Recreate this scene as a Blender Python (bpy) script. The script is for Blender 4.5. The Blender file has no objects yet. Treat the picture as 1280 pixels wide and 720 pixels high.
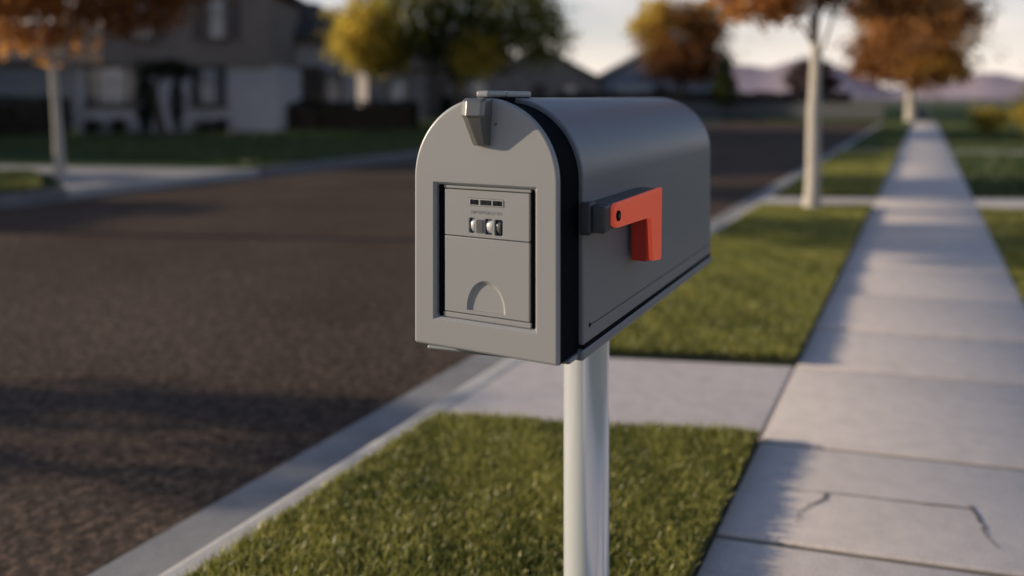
import bpy, bmesh, math, random
import numpy as np
from mathutils import Vector, Matrix
random.seed(4); RNG = np.random.default_rng(11)
S = bpy.context.scene
COL = S.collection
R = math.radians

# ------------------------------------------------------------------ helpers
def tag(o, label=None, cat=None, group=None, kind=None):
    if label: o['label'] = label
    if cat: o['category'] = cat
    if group: o['group'] = group
    if kind: o['kind'] = kind
    return o

def empty(name, loc, label, cat, rz=0, group=None):
    o = bpy.data.objects.new(name, None); COL.objects.link(o)
    o.location = loc; o.rotation_euler.z = rz; o.empty_display_size = .1
    return tag(o, label, cat, group)

def link(name, me, mat, parent=None, loc=None, smooth=False):
    o = bpy.data.objects.new(name, me); COL.objects.link(o)
    if mat is not None: me.materials.append(mat)
    if parent is not None: o.parent = parent
    if loc is not None: o.location = loc
    if smooth:
        me.polygons.foreach_set('use_smooth', [True] * len(me.polygons))
    return o

def obj(name, bm, mat, parent=None, loc=None, smooth=None):
    """smooth = angle in degrees below which edges shade smoothly"""
    bmesh.ops.recalc_face_normals(bm, faces=bm.faces)
    me = bpy.data.meshes.new(name); bm.to_mesh(me); bm.free()
    o = link(name, me, mat, parent, loc)
    if smooth:
        me.polygons.foreach_set('use_smooth', [True] * len(me.polygons))
        try: me.set_sharp_from_angle(angle=R(smooth))
        except Exception: pass
    return o

def bev(bm, w, seg=2, edges=None):
    es = edges if edges is not None else list(bm.edges)
    bmesh.ops.bevel(bm, geom=es, offset=w, segments=seg, profile=.5, affect='EDGES', clamp_overlap=True)
    return bm

def box(x0, x1, y0, y1, z0, z1, b=0, seg=2, bm=None):
    nb = bmesh.new()
    bmesh.ops.create_cube(nb, size=1)
    for v in nb.verts:
        v.co = Vector(((x0+x1)/2 + v.co.x*(x1-x0), (y0+y1)/2 + v.co.y*(y1-y0), (z0+z1)/2 + v.co.z*(z1-z0)))
    if b: bev(nb, b, seg)
    if bm is None: return nb
    me = bpy.data.meshes.new('tmp'); nb.to_mesh(me); nb.free(); bm.from_mesh(me); bpy.data.meshes.remove(me)
    return bm

def prism_xz(pts, y0, y1):
    """polygon in the XZ plane pushed along Y"""
    bm = bmesh.new()
    f = bm.faces.new([bm.verts.new((x, y0, z)) for x, z in pts])
    r = bmesh.ops.extrude_face_region(bm, geom=[f])
    for v in r['geom']:
        if isinstance(v, bmesh.types.BMVert): v.co.y = y1
    bmesh.ops.recalc_face_normals(bm, faces=bm.faces)
    return bm

def prism_xy(pts, z0, z1):
    bm = bmesh.new()
    f = bm.faces.new([bm.verts.new((x, y, z0)) for x, y in pts])
    r = bmesh.ops.extrude_face_region(bm, geom=[f])
    for v in r['geom']:
        if isinstance(v, bmesh.types.BMVert): v.co.z = z1
    bmesh.ops.recalc_face_normals(bm, faces=bm.faces)
    return bm

def prism_yz(pts, x0, x1):
    bm = bmesh.new()
    f = bm.faces.new([bm.verts.new((x0, y, z)) for y, z in pts])
    r = bmesh.ops.extrude_face_region(bm, geom=[f])
    for v in r['geom']:
        if isinstance(v, bmesh.types.BMVert): v.co.x = x1
    bmesh.ops.recalc_face_normals(bm, faces=bm.faces)
    return bm

def join(bm, other):
    me = bpy.data.meshes.new('tmp'); other.to_mesh(me); other.free(); bm.from_mesh(me); bpy.data.meshes.remove(me)
    return bm

def cyl(p0, p1, r0, r1=None, n=24, b=0, bm=None):
    r1 = r0 if r1 is None else r1
    p0, p1 = Vector(p0), Vector(p1); d = p1 - p0
    nb = bmesh.new()
    bmesh.ops.create_cone(nb, cap_ends=True, segments=n, radius1=r0, radius2=r1, depth=d.length)
    if b:
        bev(nb, b, 2, [e for e in nb.edges if len(e.link_faces) == 2 and any(len(f.verts) > 4 for f in e.link_faces)])
    M = Matrix.Translation((p0+p1)/2) @ d.to_track_quat('Z', 'Y').to_matrix().to_4x4()
    bmesh.ops.transform(nb, matrix=M, verts=nb.verts)
    return nb if bm is None else join(bm, nb)

def cut(target, cutter_bm):
    """boolean difference baked into target's mesh"""
    bmesh.ops.recalc_face_normals(cutter_bm, faces=cutter_bm.faces)
    me = bpy.data.meshes.new('cutter'); cutter_bm.to_mesh(me); cutter_bm.free()
    c = bpy.data.objects.new('cutter', me); COL.objects.link(c)
    bpy.context.view_layer.update()
    c.matrix_world = target.matrix_world
    target.modifiers.clear()
    m = target.modifiers.new('cut', 'BOOLEAN'); m.operation = 'DIFFERENCE'; m.object = c; m.solver = 'EXACT'
    bpy.context.view_layer.update()
    dg = bpy.context.evaluated_depsgraph_get()
    new = bpy.data.meshes.new_from_object(target.evaluated_get(dg))
    target.modifiers.clear(); target.data = new
    bpy.data.objects.remove(c, do_unlink=True)

def add_bevel(o, w, seg=2, ang=35, sharp=50):
    m = o.modifiers.new('bevel', 'BEVEL'); m.width = w; m.segments = seg; m.limit_method = 'ANGLE'; m.angle_limit = R(ang)
    m.harden_normals = False
    bpy.context.view_layer.update()
    dg = bpy.context.evaluated_depsgraph_get()
    new = bpy.data.meshes.new_from_object(o.evaluated_get(dg))
    o.modifiers.clear(); o.data = new
    o.data.polygons.foreach_set('use_smooth', [True]*len(o.data.polygons))
    o.data.set_sharp_from_angle(angle=R(sharp))
    wn = o.modifiers.new('even_shading', 'WEIGHTED_NORMAL'); wn.keep_sharp = True; wn.weight = 100

def finish(o, sharp):
    o.data.polygons.foreach_set('use_smooth', [True]*len(o.data.polygons))
    o.data.set_sharp_from_angle(angle=R(sharp))
    wn = o.modifiers.new('even_shading', 'WEIGHTED_NORMAL'); wn.keep_sharp = True; wn.weight = 100

# ------------------------------------------------------------------ materials
def nodes_of(name):
    m = bpy.data.materials.new(name); m.use_nodes = True
    nt = m.node_tree; b = nt.nodes['Principled BSDF']
    return m, nt, b

def N(nt, t, **kw):
    n = nt.nodes.new(t)
    for k, v in kw.items():
        if k in n.inputs: n.inputs[k].default_value = v
        else: setattr(n, k, v)
    return n

def ramp(nt, src, stops):
    r = nt.nodes.new('ShaderNodeValToRGB')
    el = r.color_ramp.elements
    while len(el) < len(stops): el.new(.5)
    for e, (p, c) in zip(el, stops): e.position = p; e.color = (*c, 1)
    nt.links.new(src, r.inputs[0])
    return r

def mat(name, c1, c2=None, scale=20, rough=.6, metal=0, bump=0, bscale=None, rvar=0, detail=6, spec=None, coat=0):
    """two colours mixed by object-space noise, with noise bump and roughness variation"""
    m, nt, b = nodes_of(name)
    c2 = c2 or tuple(x*.8 for x in c1)
    tc = N(nt, 'ShaderNodeTexCoord')
    no = N(nt, 'ShaderNodeTexNoise'); no.inputs['Scale'].default_value = scale; no.inputs['Detail'].default_value = detail
    nt.links.new(tc.outputs['Object'], no.inputs['Vector'])
    r = ramp(nt, no.outputs['Fac'], [(.3, c1), (.7, c2)])
    nt.links.new(r.outputs[0], b.inputs['Base Color'])
    b.inputs['Roughness'].default_value = rough; b.inputs['Metallic'].default_value = metal
    if spec is not None: b.inputs['Specular IOR Level'].default_value = spec
    if coat: b.inputs['Coat Weight'].default_value = coat
    if rvar:
        mr = N(nt, 'ShaderNodeMapRange'); mr.inputs[3].default_value = rough - rvar; mr.inputs[4].default_value = rough + rvar
        nt.links.new(no.outputs['Fac'], mr.inputs[0]); nt.links.new(mr.outputs[0], b.inputs['Roughness'])
    if bump:
        n2 = N(nt, 'ShaderNodeTexNoise'); n2.inputs['Scale'].default_value = bscale or scale*6; n2.inputs['Detail'].default_value = 4
        nt.links.new(tc.outputs['Object'], n2.inputs['Vector'])
        bp = N(nt, 'ShaderNodeBump'); bp.inputs['Strength'].default_value = bump; bp.inputs['Distance'].default_value = .01
        nt.links.new(n2.outputs['Fac'], bp.inputs['Height']); nt.links.new(bp.outputs[0], b.inputs['Normal'])
    return m

def leaf_mat(name, rough=.6, trans=.45, tint=(1, 1, 1)):
    """colour comes from the per-leaf 'tone' attribute; part of the light passes through"""
    m, nt, b = nodes_of(name)
    a = N(nt, 'ShaderNodeAttribute', attribute_name='tone')
    nt.links.new(a.outputs['Color'], b.inputs['Base Color'])
    b.inputs['Roughness'].default_value = rough; b.inputs['Specular IOR Level'].default_value = .25 if rough > .5 else .6
    t = N(nt, 'ShaderNodeBsdfTranslucent'); nt.links.new(a.outputs['Color'], t.inputs['Color'])
    mx = N(nt, 'ShaderNodeMixShader'); mx.inputs[0].default_value = trans
    nt.links.new(b.outputs[0], mx.inputs[1]); nt.links.new(t.outputs[0], mx.inputs[2])
    nt.links.new(mx.outputs[0], nt.nodes['Material Output'].inputs[0])
    return m

def asphalt():
    m, nt, b = nodes_of('asphalt')
    tc = N(nt, 'ShaderNodeTexCoord')
    big = N(nt, 'ShaderNodeTexNoise'); big.inputs['Scale'].default_value = .55; big.inputs['Detail'].default_value = 5
    vor = N(nt, 'ShaderNodeTexVoronoi'); vor.inputs['Scale'].default_value = 55
    fine = N(nt, 'ShaderNodeTexNoise'); fine.inputs['Scale'].default_value = 26; fine.inputs['Detail'].default_value = 8; fine.inputs['Roughness'].default_value = .7
    for n in (big, vor, fine): nt.links.new(tc.outputs['Object'], n.inputs['Vector'])
    r1 = ramp(nt, big.outputs['Fac'], [(.3, (.088, .066, .052)), (.72, (.138, .106, .085))])
    r2 = ramp(nt, fine.outputs['Fac'], [(.3, (.35, .35, .37)), (.5, (.95, .95, .95)), (.70, (2.3, 2.0, 1.75))])
    mx = N(nt, 'ShaderNodeMix', data_type='RGBA', blend_type='MULTIPLY'); mx.inputs[0].default_value = 1
    nt.links.new(r1.outputs[0], mx.inputs[6]); nt.links.new(r2.outputs[0], mx.inputs[7])
    r3 = ramp(nt, vor.outputs['Color'], [(.1, (.6, .6, .6)), (.9, (1.4, 1.38, 1.35))])
    m2 = N(nt, 'ShaderNodeMix', data_type='RGBA', blend_type='MULTIPLY'); m2.inputs[0].default_value = .8
    nt.links.new(mx.outputs[2], m2.inputs[6]); nt.links.new(r3.outputs[0], m2.inputs[7])
    nt.links.new(m2.outputs[2], b.inputs['Base Color'])
    b.inputs['Roughness'].default_value = .95; b.inputs['Specular IOR Level'].default_value = .02
    bp = N(nt, 'ShaderNodeBump'); bp.inputs['Strength'].default_value = .9; bp.inputs['Distance'].default_value = .003
    nt.links.new(vor.outputs['Distance'], bp.inputs['Height'])
    b2 = N(nt, 'ShaderNodeBump'); b2.inputs['Strength'].default_value = .6; b2.inputs['Distance'].default_value = .02
    nt.links.new(fine.outputs['Fac'], b2.inputs['Height']); nt.links.new(bp.outputs[0], b2.inputs['Normal'])
    nt.links.new(b2.outputs[0], b.inputs['Normal'])
    return m

def concrete(name, base, dark, s=1.0):
    m, nt, b = nodes_of(name)
    tc = N(nt, 'ShaderNodeTexCoord')
    n1 = N(nt, 'ShaderNodeTexNoise'); n1.inputs['Scale'].default_value = 1.1*s; n1.inputs['Detail'].default_value = 7; n1.inputs['Roughness'].default_value = .62
    n2 = N(nt, 'ShaderNodeTexNoise'); n2.inputs['Scale'].default_value = 160; n2.inputs['Detail'].default_value = 3
    n3 = N(nt, 'ShaderNodeTexNoise'); n3.inputs['Scale'].default_value = 14; n3.inputs['Detail'].default_value = 8
    for n in (n1, n2, n3): nt.links.new(tc.outputs['Object'], n.inputs['Vector'])
    r1 = ramp(nt, n1.outputs['Fac'], [(.28, dark), (.62, base)])
    r3 = ramp(nt, n3.outputs['Fac'], [(.3, (.91, .905, .90)), (.6, (1.03, 1.03, 1.02))])
    mx = N(nt, 'ShaderNodeMix', data_type='RGBA', blend_type='MULTIPLY'); mx.inputs[0].default_value = .9
    nt.links.new(r1.outputs[0], mx.inputs[6]); nt.links.new(r3.outputs[0], mx.inputs[7])
    r2 = ramp(nt, n2.outputs['Fac'], [(.35, (.82, .82, .82)), (.65, (1.1, 1.1, 1.1))])
    m2 = N(nt, 'ShaderNodeMix', data_type='RGBA', blend_type='MULTIPLY'); m2.inputs[0].default_value = .7
    nt.links.new(mx.outputs[2], m2.inputs[6]); nt.links.new(r2.outputs[0], m2.inputs[7])
    nt.links.new(m2.outputs[2], b.inputs['Base Color'])
    b.inputs['Roughness'].default_value = .85; b.inputs['Specular IOR Level'].default_value = .3
    bp = N(nt, 'ShaderNodeBump'); bp.inputs['Strength'].default_value = .16; bp.inputs['Distance'].default_value = .003
    nt.links.new(n2.outputs['Fac'], bp.inputs['Height'])
    b2 = N(nt, 'ShaderNodeBump'); b2.inputs['Strength'].default_value = .10; b2.inputs['Distance'].default_value = .01
    nt.links.new(n3.outputs['Fac'], b2.inputs['Height']); nt.links.new(bp.outputs[0], b2.inputs['Normal'])
    nt.links.new(b2.outputs[0], b.inputs['Normal'])
    return m

M = {}
M['asphalt'] = asphalt()
M['concrete'] = concrete('pavement_concrete', (.74, .65, .595), (.66, .575, .525))
M['kerb'] = concrete('kerb_concrete', (.58, .55, .53), (.46, .44, .425), 2)
M['gutter'] = concrete('gutter_concrete', (.36, .345, .335), (.25, .24, .235), 2)
M['shadekerb'] = concrete('shaded_kerb', (.19, .185, .18), (.13, .125, .12), 2)  # darker copy of the kerb concrete, shade across the road put into its colour
M['drive'] = concrete('driveway_concrete', (.42, .40, .385), (.33, .31, .30))
M['soil'] = mat('soil', (.035, .032, .018), (.055, .06, .022), 6, .95, bump=.8, bscale=60)
M['lawn'] = mat('lawn_turf', (.030, .055, .016), (.060, .082, .024), 3.0, .95, bump=1.0, bscale=45, spec=.1)
M['crack'] = mat('crack_dirt', (.10, .09, .085), (.20, .18, .165), 20, .95)
M['joint'] = mat('joint_filler', (.17, .135, .10), (.24, .20, .16), 8, .95)
M['earth'] = mat('open_ground', (.05, .06, .03), (.08, .075, .045), .05, .95)
M['blade'] = leaf_mat('grass_blades', .36, .45)
M['leaf'] = leaf_mat('leaves', .6, .66)
M['bark'] = mat('pale_bark', (.50, .45, .39), (.42, .375, .33), 9, .85, bump=.8, bscale=30)
M['darkbark'] = mat('dark_bark', (.06, .045, .035), (.09, .07, .05), 9, .9, bump=.8, bscale=30)
M['box_grey'] = mat('grey_enamel', (.335, .333, .332), (.316, .314, .313), 3, .31, bump=.035, bscale=900, rvar=.04, spec=.5)
M['body_grey'] = mat('dark_grey_enamel', (.205, .216, .236), (.188, .198, .216), 2.5, .42, metal=.12, bump=.04, bscale=900, rvar=.05, spec=.55)
M['panel_grey'] = mat('panel_enamel', (.327, .325, .323), (.308, .306, .304), 4, .36, bump=.05, bscale=900, rvar=.04)
M['pan_dark'] = mat('recess_enamel', (.20, .196, .19), None, 4, .5)
M['black'] = mat('black_rubber', (.005, .006, .008), (.007, .008, .010), 20, .8, spec=.03)
M['latch'] = mat('latch_metal', (.17, .167, .165), (.15, .148, .145), 12, .25, metal=.3, bump=.05, bscale=700)
M['chrome'] = mat('bright_metal', (.85, .83, .80), None, 20, .42, metal=.4)
M['label'] = mat('label_metal', (.42, .41, .39), None, 30, .45, metal=.2)
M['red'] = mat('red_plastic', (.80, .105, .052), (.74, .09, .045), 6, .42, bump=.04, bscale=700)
M['red'].node_tree.nodes['Principled BSDF'].inputs['Emission Color'].default_value = (.9, .12, .06, 1)   # added glow that brightens the shaded flag face
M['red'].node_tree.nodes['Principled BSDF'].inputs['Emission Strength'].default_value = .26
M['red_shaded'] = mat('red_plastic_shaded', (.50, .03, .015), (.45, .026, .013), 6, .45)  # darker copy of the red, shade painted onto the flag's leg
M['slate'] = mat('slate_plastic', (.045, .05, .058), (.038, .042, .05), 8, .42)
M['post'] = mat('white_powder_coat', (.82, .85, .89), (.80, .83, .87), 4, .16, metal=.45)
M['stucco'] = mat('pale_stucco', (.56, .53, .53), (.48, .455, .46), 2, .9, bump=.5, bscale=40)
M['bluewall'] = mat('blue_grey_siding', (.25, .28, .33), (.21, .24, .29), 2, .8)
M['brown'] = mat('brown_siding', (.24, .195, .165), (.195, .155, .13), 3, .85)
M['darkwall'] = mat('dusky_wall', (.24, .205, .195), (.18, .16, .155), 2, .9)
M['shingle'] = mat('roof_shingle', (.050, .048, .052), (.085, .080, .082), 5, .9, bump=.8, bscale=14)
M['brownshingle'] = mat('brown_shingle', (.075, .055, .045), (.11, .082, .065), 5, .9, bump=.8, bscale=14)
M['trim'] = mat('brown_trim', (.10, .075, .065), None, 5, .7)
M['whitetrim'] = mat('pale_trim', (.50, .48, .46), None, 5, .6)
M['door'] = mat('dark_door', (.05, .035, .03), None, 6, .5)
M['brass'] = mat('brass', (.5, .36, .15), None, 6, .35, metal=.9)
M['fence'] = mat('weathered_boards', (.13, .135, .14), (.09, .095, .10), 6, .9, bump=.6)
M['ironwork'] = mat('grey_iron', (.10, .10, .105), None, 9, .5, metal=.6)

def pane_mat():
    m, nt, b = nodes_of('window_glass_with_curtains')
    tc = N(nt, 'ShaderNodeTexCoord')
    w = N(nt, 'ShaderNodeTexWave'); w.bands_direction = 'X'; w.inputs['Scale'].default_value = 7; w.inputs['Distortion'].default_value = 1.2
    nt.links.new(tc.outputs['Object'], w.inputs['Vector'])
    sx = N(nt, 'ShaderNodeSeparateXYZ'); nt.links.new(tc.outputs['Generated'], sx.inputs[0])
    r = ramp(nt, sx.outputs['X'], [(.0, (.10, .10, .11)), (.24, (.14, .14, .15)), (.42, (.62, .60, .60)), (.60, (.62, .6, .6)), (.78, (.16, .16, .17)), (1, (.10, .10, .11))])
    r2 = ramp(nt, w.outputs['Fac'], [(.2, (.75, .75, .76)), (.8, (1.1, 1.08, 1.05))])
    mx = N(nt, 'ShaderNodeMix', data_type='RGBA', blend_type='MULTIPLY'); mx.inputs[0].default_value = 1
    nt.links.new(r.outputs[0], mx.inputs[6]); nt.links.new(r2.outputs[0], mx.inputs[7])
    nt.links.new(mx.outputs[2], b.inputs['Base Color'])
    b.inputs['Roughness'].default_value = .08; b.inputs['Specular IOR Level'].default_value = .6
    return m
M['pane'] = pane_mat()

def hill_mat():
    m, nt, b = nodes_of('hazy_hillside')
    tc = N(nt, 'ShaderNodeTexCoord')
    n = N(nt, 'ShaderNodeTexNoise'); n.inputs['Scale'].default_value = .003; n.inputs['Detail'].default_value = 8
    nt.links.new(tc.outputs['Object'], n.inputs['Vector'])
    r = ramp(nt, n.outputs['Fac'], [(.3, (.37, .30, .34)), (.7, (.50, .40, .42))])  # distance haze blended into the hill colour
    nt.links.new(r.outputs[0], b.inputs['Base Color']); b.inputs['Roughness'].default_value = 1
    b.inputs['Specular IOR Level'].default_value = 0
    return m
M['hill'] = hill_mat()

# ------------------------------------------------------------------ big numpy meshes
def quick_mesh(name, V, loops, starts, totals, tone=None):
    me = bpy.data.meshes.new(name)
    me.vertices.add(len(V)); me.vertices.foreach_set('co', np.asarray(V, np.float32).ravel())
    me.loops.add(len(loops)); me.loops.foreach_set('vertex_index', np.asarray(loops, np.int32))
    me.polygons.add(len(starts)); me.polygons.foreach_set('loop_start', np.asarray(starts, np.int32))
    try: me.polygons.foreach_set('loop_total', np.asarray(totals, np.int32))
    except Exception: pass
    me.update(calc_edges=True)
    if tone is not None:
        a = me.attributes.new('tone', 'FLOAT_COLOR', 'POINT')
        a.data.foreach_set('color', np.asarray(tone, np.float32).ravel())
    return me

def grass_mesh(name, poly, n, h, w, greens, z=0.0, warm=.35):
    """n blades scattered in a convex polygon (list of xy), bent, in two faces each"""
    P = np.array(poly); lo, hi = P.min(0), P.max(0)
    pts = np.empty((0, 2))
    while len(pts) < n:
        q = RNG.uniform(lo, hi, (n, 2)); ok = np.ones(len(q), bool)
        for i in range(len(P)):
            a, b = P[i], P[(i+1) % len(P)]
            ok &= ((b[0]-a[0])*(q[:, 1]-a[1]) - (b[1]-a[1])*(q[:, 0]-a[0])) >= 0
        pts = np.vstack([pts, q[ok]])
    pts = pts[:n]
    cl = (np.sin(pts[:, 0]*9.1+np.sin(pts[:, 1]*5.3)*2) + np.sin(pts[:, 1]*7.7+pts[:, 0]*3.1) + np.sin(pts[:, 0]*23+pts[:, 1]*17)*.7)/2.7
    H = h*RNG.uniform(.55, 1.15, n)*(1 + .22*cl); W = w*RNG.uniform(.7, 1.3, n)
    a = RNG.uniform(0, 2*np.pi, n); bend = RNG.uniform(.1, .95, n)*H; ba = a + np.pi/2 + RNG.normal(0, .6, n)
    dx, dy = np.cos(a)*W/2, np.sin(a)*W/2; bx, by = np.cos(ba)*bend, np.sin(ba)*bend
    V = np.zeros((n, 5, 3))
    zz = np.full(n, z)
    V[:, 0] = np.c_[pts[:, 0]-dx, pts[:, 1]-dy, zz]; V[:, 1] = np.c_[pts[:, 0]+dx, pts[:, 1]+dy, zz]
    V[:, 2] = np.c_[pts[:, 0]+dx*.75+bx*.35, pts[:, 1]+dy*.75+by*.35, zz+H*.6]; V[:, 3] = np.c_[pts[:, 0]-dx*.75+bx*.35, pts[:, 1]-dy*.75+by*.35, zz+H*.6]
    V[:, 4] = np.c_[pts[:, 0]+bx, pts[:, 1]+by, zz+H]
    base = np.arange(n)*5
    L = np.stack([base, base+1, base+2, base+3, base+3, base+2, base+4], 1).ravel()
    st = np.stack([np.arange(n)*7, np.arange(n)*7+4], 1).ravel(); tt = np.tile([4, 3], n)
    g1, g2, g3 = [np.array(c) for c in greens]
    if z > 0:      # ragged fringe that leans out over the paving
        ex = np.exp(-np.abs(pts[:, 0]-SWL)/.04); H *= 1 + .75*ex*RNG.random(n)
    k = np.clip(.5 + .45*cl + RNG.normal(0, .34, n), 0, 1)[:, None]
    c = g1*(1-k) + g2*k
    dry = (RNG.random(n) < warm*.35)[:, None]; c = np.where(dry, g3*RNG.uniform(.6, 1.1, (n, 1)), c)
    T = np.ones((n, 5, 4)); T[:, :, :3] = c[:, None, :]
    T[:, :2, :3] *= .45; T[:, 4, :3] *= 1.55  # tips lightened as if sunlit, roots darkened, all in the blade colour
    return quick_mesh(name, V.reshape(-1, 3), L, st, tt, T.reshape(-1, 4))

def leaves_mesh(name, blobs, n, size, clump=.35, nclump=None):
    """blobs: (cx,cy,cz, rx,ry,rz, weight, colourA, colourB, shade) ; leaves sit in clumps spread through the volume"""
    Vs, Ts = [], []
    wsum = sum(b[6] for b in blobs)
    for cx, cy, cz, rx, ry, rz, wt, ca, cb in blobs:
        m = int(n*wt/wsum)
        nc = max(12, int((nclump or 60)*wt/wsum*len(blobs)/1.5))
        d = RNG.normal(size=(nc, 3)); d /= np.linalg.norm(d, axis=1)[:, None]
        rad = RNG.uniform(.25, 1, nc)**.45 * RNG.uniform(.8, 1.16, nc)
        C = d*rad[:, None]
        idx = RNG.integers(0, nc, m)
        sp = clump*RNG.uniform(.5, 1.2, nc)[idx]
        p = C[idx] + RNG.normal(size=(m, 3))*sp[:, None]*.55
        X = p*np.array([rx, ry, rz]) + np.array([cx, cy, cz])
        s = size*RNG.uniform(.6, 1.35, m)
        u = RNG.normal(size=(m, 3)); u /= np.linalg.norm(u, axis=1)[:, None]
        v = np.cross(u, RNG.normal(size=(m, 3))); v /= np.linalg.norm(v, axis=1)[:, None]
        u = u*s[:, None]*.5; v = v*s[:, None]*.33
        Q = np.stack([X-u, X+v*.95-u*.1, X+u, X-v*.95-u*.1], 1)
        k = np.clip(RNG.random(nc)[idx]*.7 + RNG.random(m)*.4 + .12*p[:, 2], 0, 1)[:, None]
        c = (np.array(ca)*(1-k)+np.array(cb)*k)*RNG.uniform(.75, 1.2, (m, 1))
        T = np.ones((m, 4, 4)); T[:, :, :3] = c[:, None, :]
        Vs.append(Q.reshape(-1, 3)); Ts.append(T.reshape(-1, 4))
    V = np.vstack(Vs); T = np.vstack(Ts); q = len(V)//4
    return quick_mesh(name, V, np.arange(q*4), np.arange(q)*4, np.full(q, 4), T)

def tube(bm, pts, rad, n=9):
    rings = []; side = None
    for i, (p, r) in enumerate(zip(pts, rad)):
        p = Vector(p)
        d = (Vector(pts[min(i+1, len(pts)-1)]) - Vector(pts[max(i-1, 0)])).normalized()
        if side is None: side = d.orthogonal()
        side = (side - d*side.dot(d)).normalized(); up = d.cross(side)      # frame carried along, so the tube never twists
        rings.append([bm.verts.new(p + side*(math.cos(2*math.pi*k/n)*r) + up*(math.sin(2*math.pi*k/n)*r)) for k in range(n)])
    for a, b in zip(rings, rings[1:]):
        for k in range(n): bm.faces.new((a[k], a[(k+1) % n], b[(k+1) % n], b[k]))
    bm.faces.new(rings[-1]); bm.faces.new(rings[0][::-1])

def limb(bm, p, d, L, r, depth, rnd, spread=.55):
    pts, rad = [Vector(p)], [r]
    d = Vector(d).normalized(); q = Vector(p)
    for i in range(4):
        d = (d + Vector((rnd.gauss(0, .12), rnd.gauss(0, .12), rnd.gauss(.05, .06)))).normalized()
        q = q + d*L/4; pts.append(q.copy()); rad.append(r*(1-.17*(i+1)))
    tube(bm, pts, rad, 7 if depth else 9)
    if depth > 0:
        for j in range(3):
            k = rnd.choice([2, 3, 4]); a = rnd.uniform(0, 6.28)
            nd = (d + Vector((math.cos(a)*spread, math.sin(a)*spread, .15))).normalized()
            limb(bm, pts[k], nd, L*.68, rad[k]*.62, depth-1, rnd, spread)

def tree(name, loc, label, trunk_r, fork_h, blobs, n, size, lean=(0, 0), nlimb=5, limb_len=1.4, depth=2, bark='bark', cat='tree', seed=1, nclump=None, clump=.35, spread=.55, trunk_top=None):
    rnd = random.Random(seed)
    t = empty(name, loc, label, cat)
    bm = bmesh.new()
    K = 9; pts, rad = [], []
    for i in range(K):
        f = i/(K-1)
        pts.append((lean[0]*f + rnd.gauss(0, trunk_r*.05), lean[1]*f + rnd.gauss(0, trunk_r*.05), fork_h*f))
        rad.append(trunk_r*(1.0 - .32*f + (.35*(1-f*8)**2 if f < .125 else 0)))
    tube(bm, pts, rad, 14)
    top = Vector(pts[-1])
    for i in range(nlimb):
        a = 6.283*i/nlimb + rnd.uniform(-.4, .4)
        up = 1.0 if i else 2.6
        limb(bm, top - Vector((0, 0, rnd.uniform(0, fork_h*.12))), (math.cos(a)*spread, math.sin(a)*spread, up), limb_len*rnd.uniform(.8, 1.15), trunk_r*(.25 if i else .6), depth, rnd)
    obj('trunk', bm, M[bark], t, smooth=60)
    link('crown', leaves_mesh('crown', blobs, n, size, clump, nclump), M['leaf'], t)
    return t

# ------------------------------------------------------------------ the setting
def slab(name, pts, z0, z1, m, b=0):
    bm = prism_xy(pts, z0, z1)
    if b: bev(bm, b, 2, [e for e in bm.edges if e.verts[0].co.z > z1-1e-4 and e.verts[1].co.z > z1-1e-4])
    return tag(obj(name, bm, m), kind='structure')

SWL, SWR = -.51, .51          # pavement edges
KB, KF, GUT = -1.63, -1.735, -2.05   # kerb back, kerb face, gutter edge
LG, LK, LB = -9.72, -10.05, -10.2   # the same across the road
END = 45.0
bm = bmesh.new(); bm.faces.new([bm.verts.new(p) for p in ((-3000, -3000, -.2), (3000, -3000, -.2), (3000, 3000, -.2), (-3000, 3000, -.2))])
tag(obj('ground', bm, M['earth']), kind='structure')
tag(obj('road', box(LG, GUT, -60, END, -.18, -.12), M['asphalt']), kind='structure')
tag(obj('gutter', box(GUT, KF, -60, END, -.18, -.117), M['gutter']), kind='structure')
tag(obj('gutter', box(LK, LG, -60, END, -.18, -.117), M['shadekerb']), kind='structure')
def kerb_profile(x_face, x_back, s):
    pts = [(x_back, -.18), (x_face, -.18), (x_face, -.05)]
    for k in range(7):
        a = math.pi/2*k/6; r = .045
        pts.append((x_face + s*(r - r*math.cos(a)), -.042 + r*math.sin(a)))
    pts.append((x_back, .004))
    return pts
bm = prism_xz(kerb_profile(KF, KB, 1), -60, END); tag(obj('kerb', bm, M['kerb'], smooth=40), kind='structure')
bm = prism_xz(kerb_profile(LK, LB, -1), -60, 6.7); join(bm, prism_xz(kerb_profile(LK, LB, -1), 10.1, END))
tag(obj('kerb', bm, M['shadekerb'], smooth=40), kind='structure')

def wl(x, c, s): return c + s*x      # skewed lines across the pavement: y at x
# pavement slabs with worn joints between them
js = [-9, -7.4, -5.9, -4.4, -3.0, -1.7, -.45, .55, 1.48, 2.31, 2.98, 3.86, 4.53, 5.39, 6.3, 7.35, 8.5, 9.75, 11.2, 12.6, 14.1, 15.7, 17.3, 19, 20.7, 22.5, 24.4, 26.4, 28.5, 30.7, 33, 35.4, 38, 41, 44.8]
bm = bmesh.new(); sk = .215; gp = .013
rr = random.Random(3)
for a, b in zip(js, js[1:]):
    dz = rr.uniform(-.003, .003) if not 2 < a < 3 else 0
    q = prism_xy([(SWL, wl(SWL, a+gp, sk)), (SWR, wl(SWR, a+gp, sk)), (SWR, wl(SWR, b-gp, sk)), (SWL, wl(SWL, b-gp, sk))], -.12, .006+dz)
    bev(q, .006, 2, [e for e in q.edges if min(e.verts[0].co.z, e.verts[1].co.z) > 0 or abs(e.verts[0].co.z-e.verts[1].co.z) > .05])
    join(bm, q)
pave = tag(obj('pavement', bm, M['concrete'], smooth=50), kind='structure')
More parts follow.
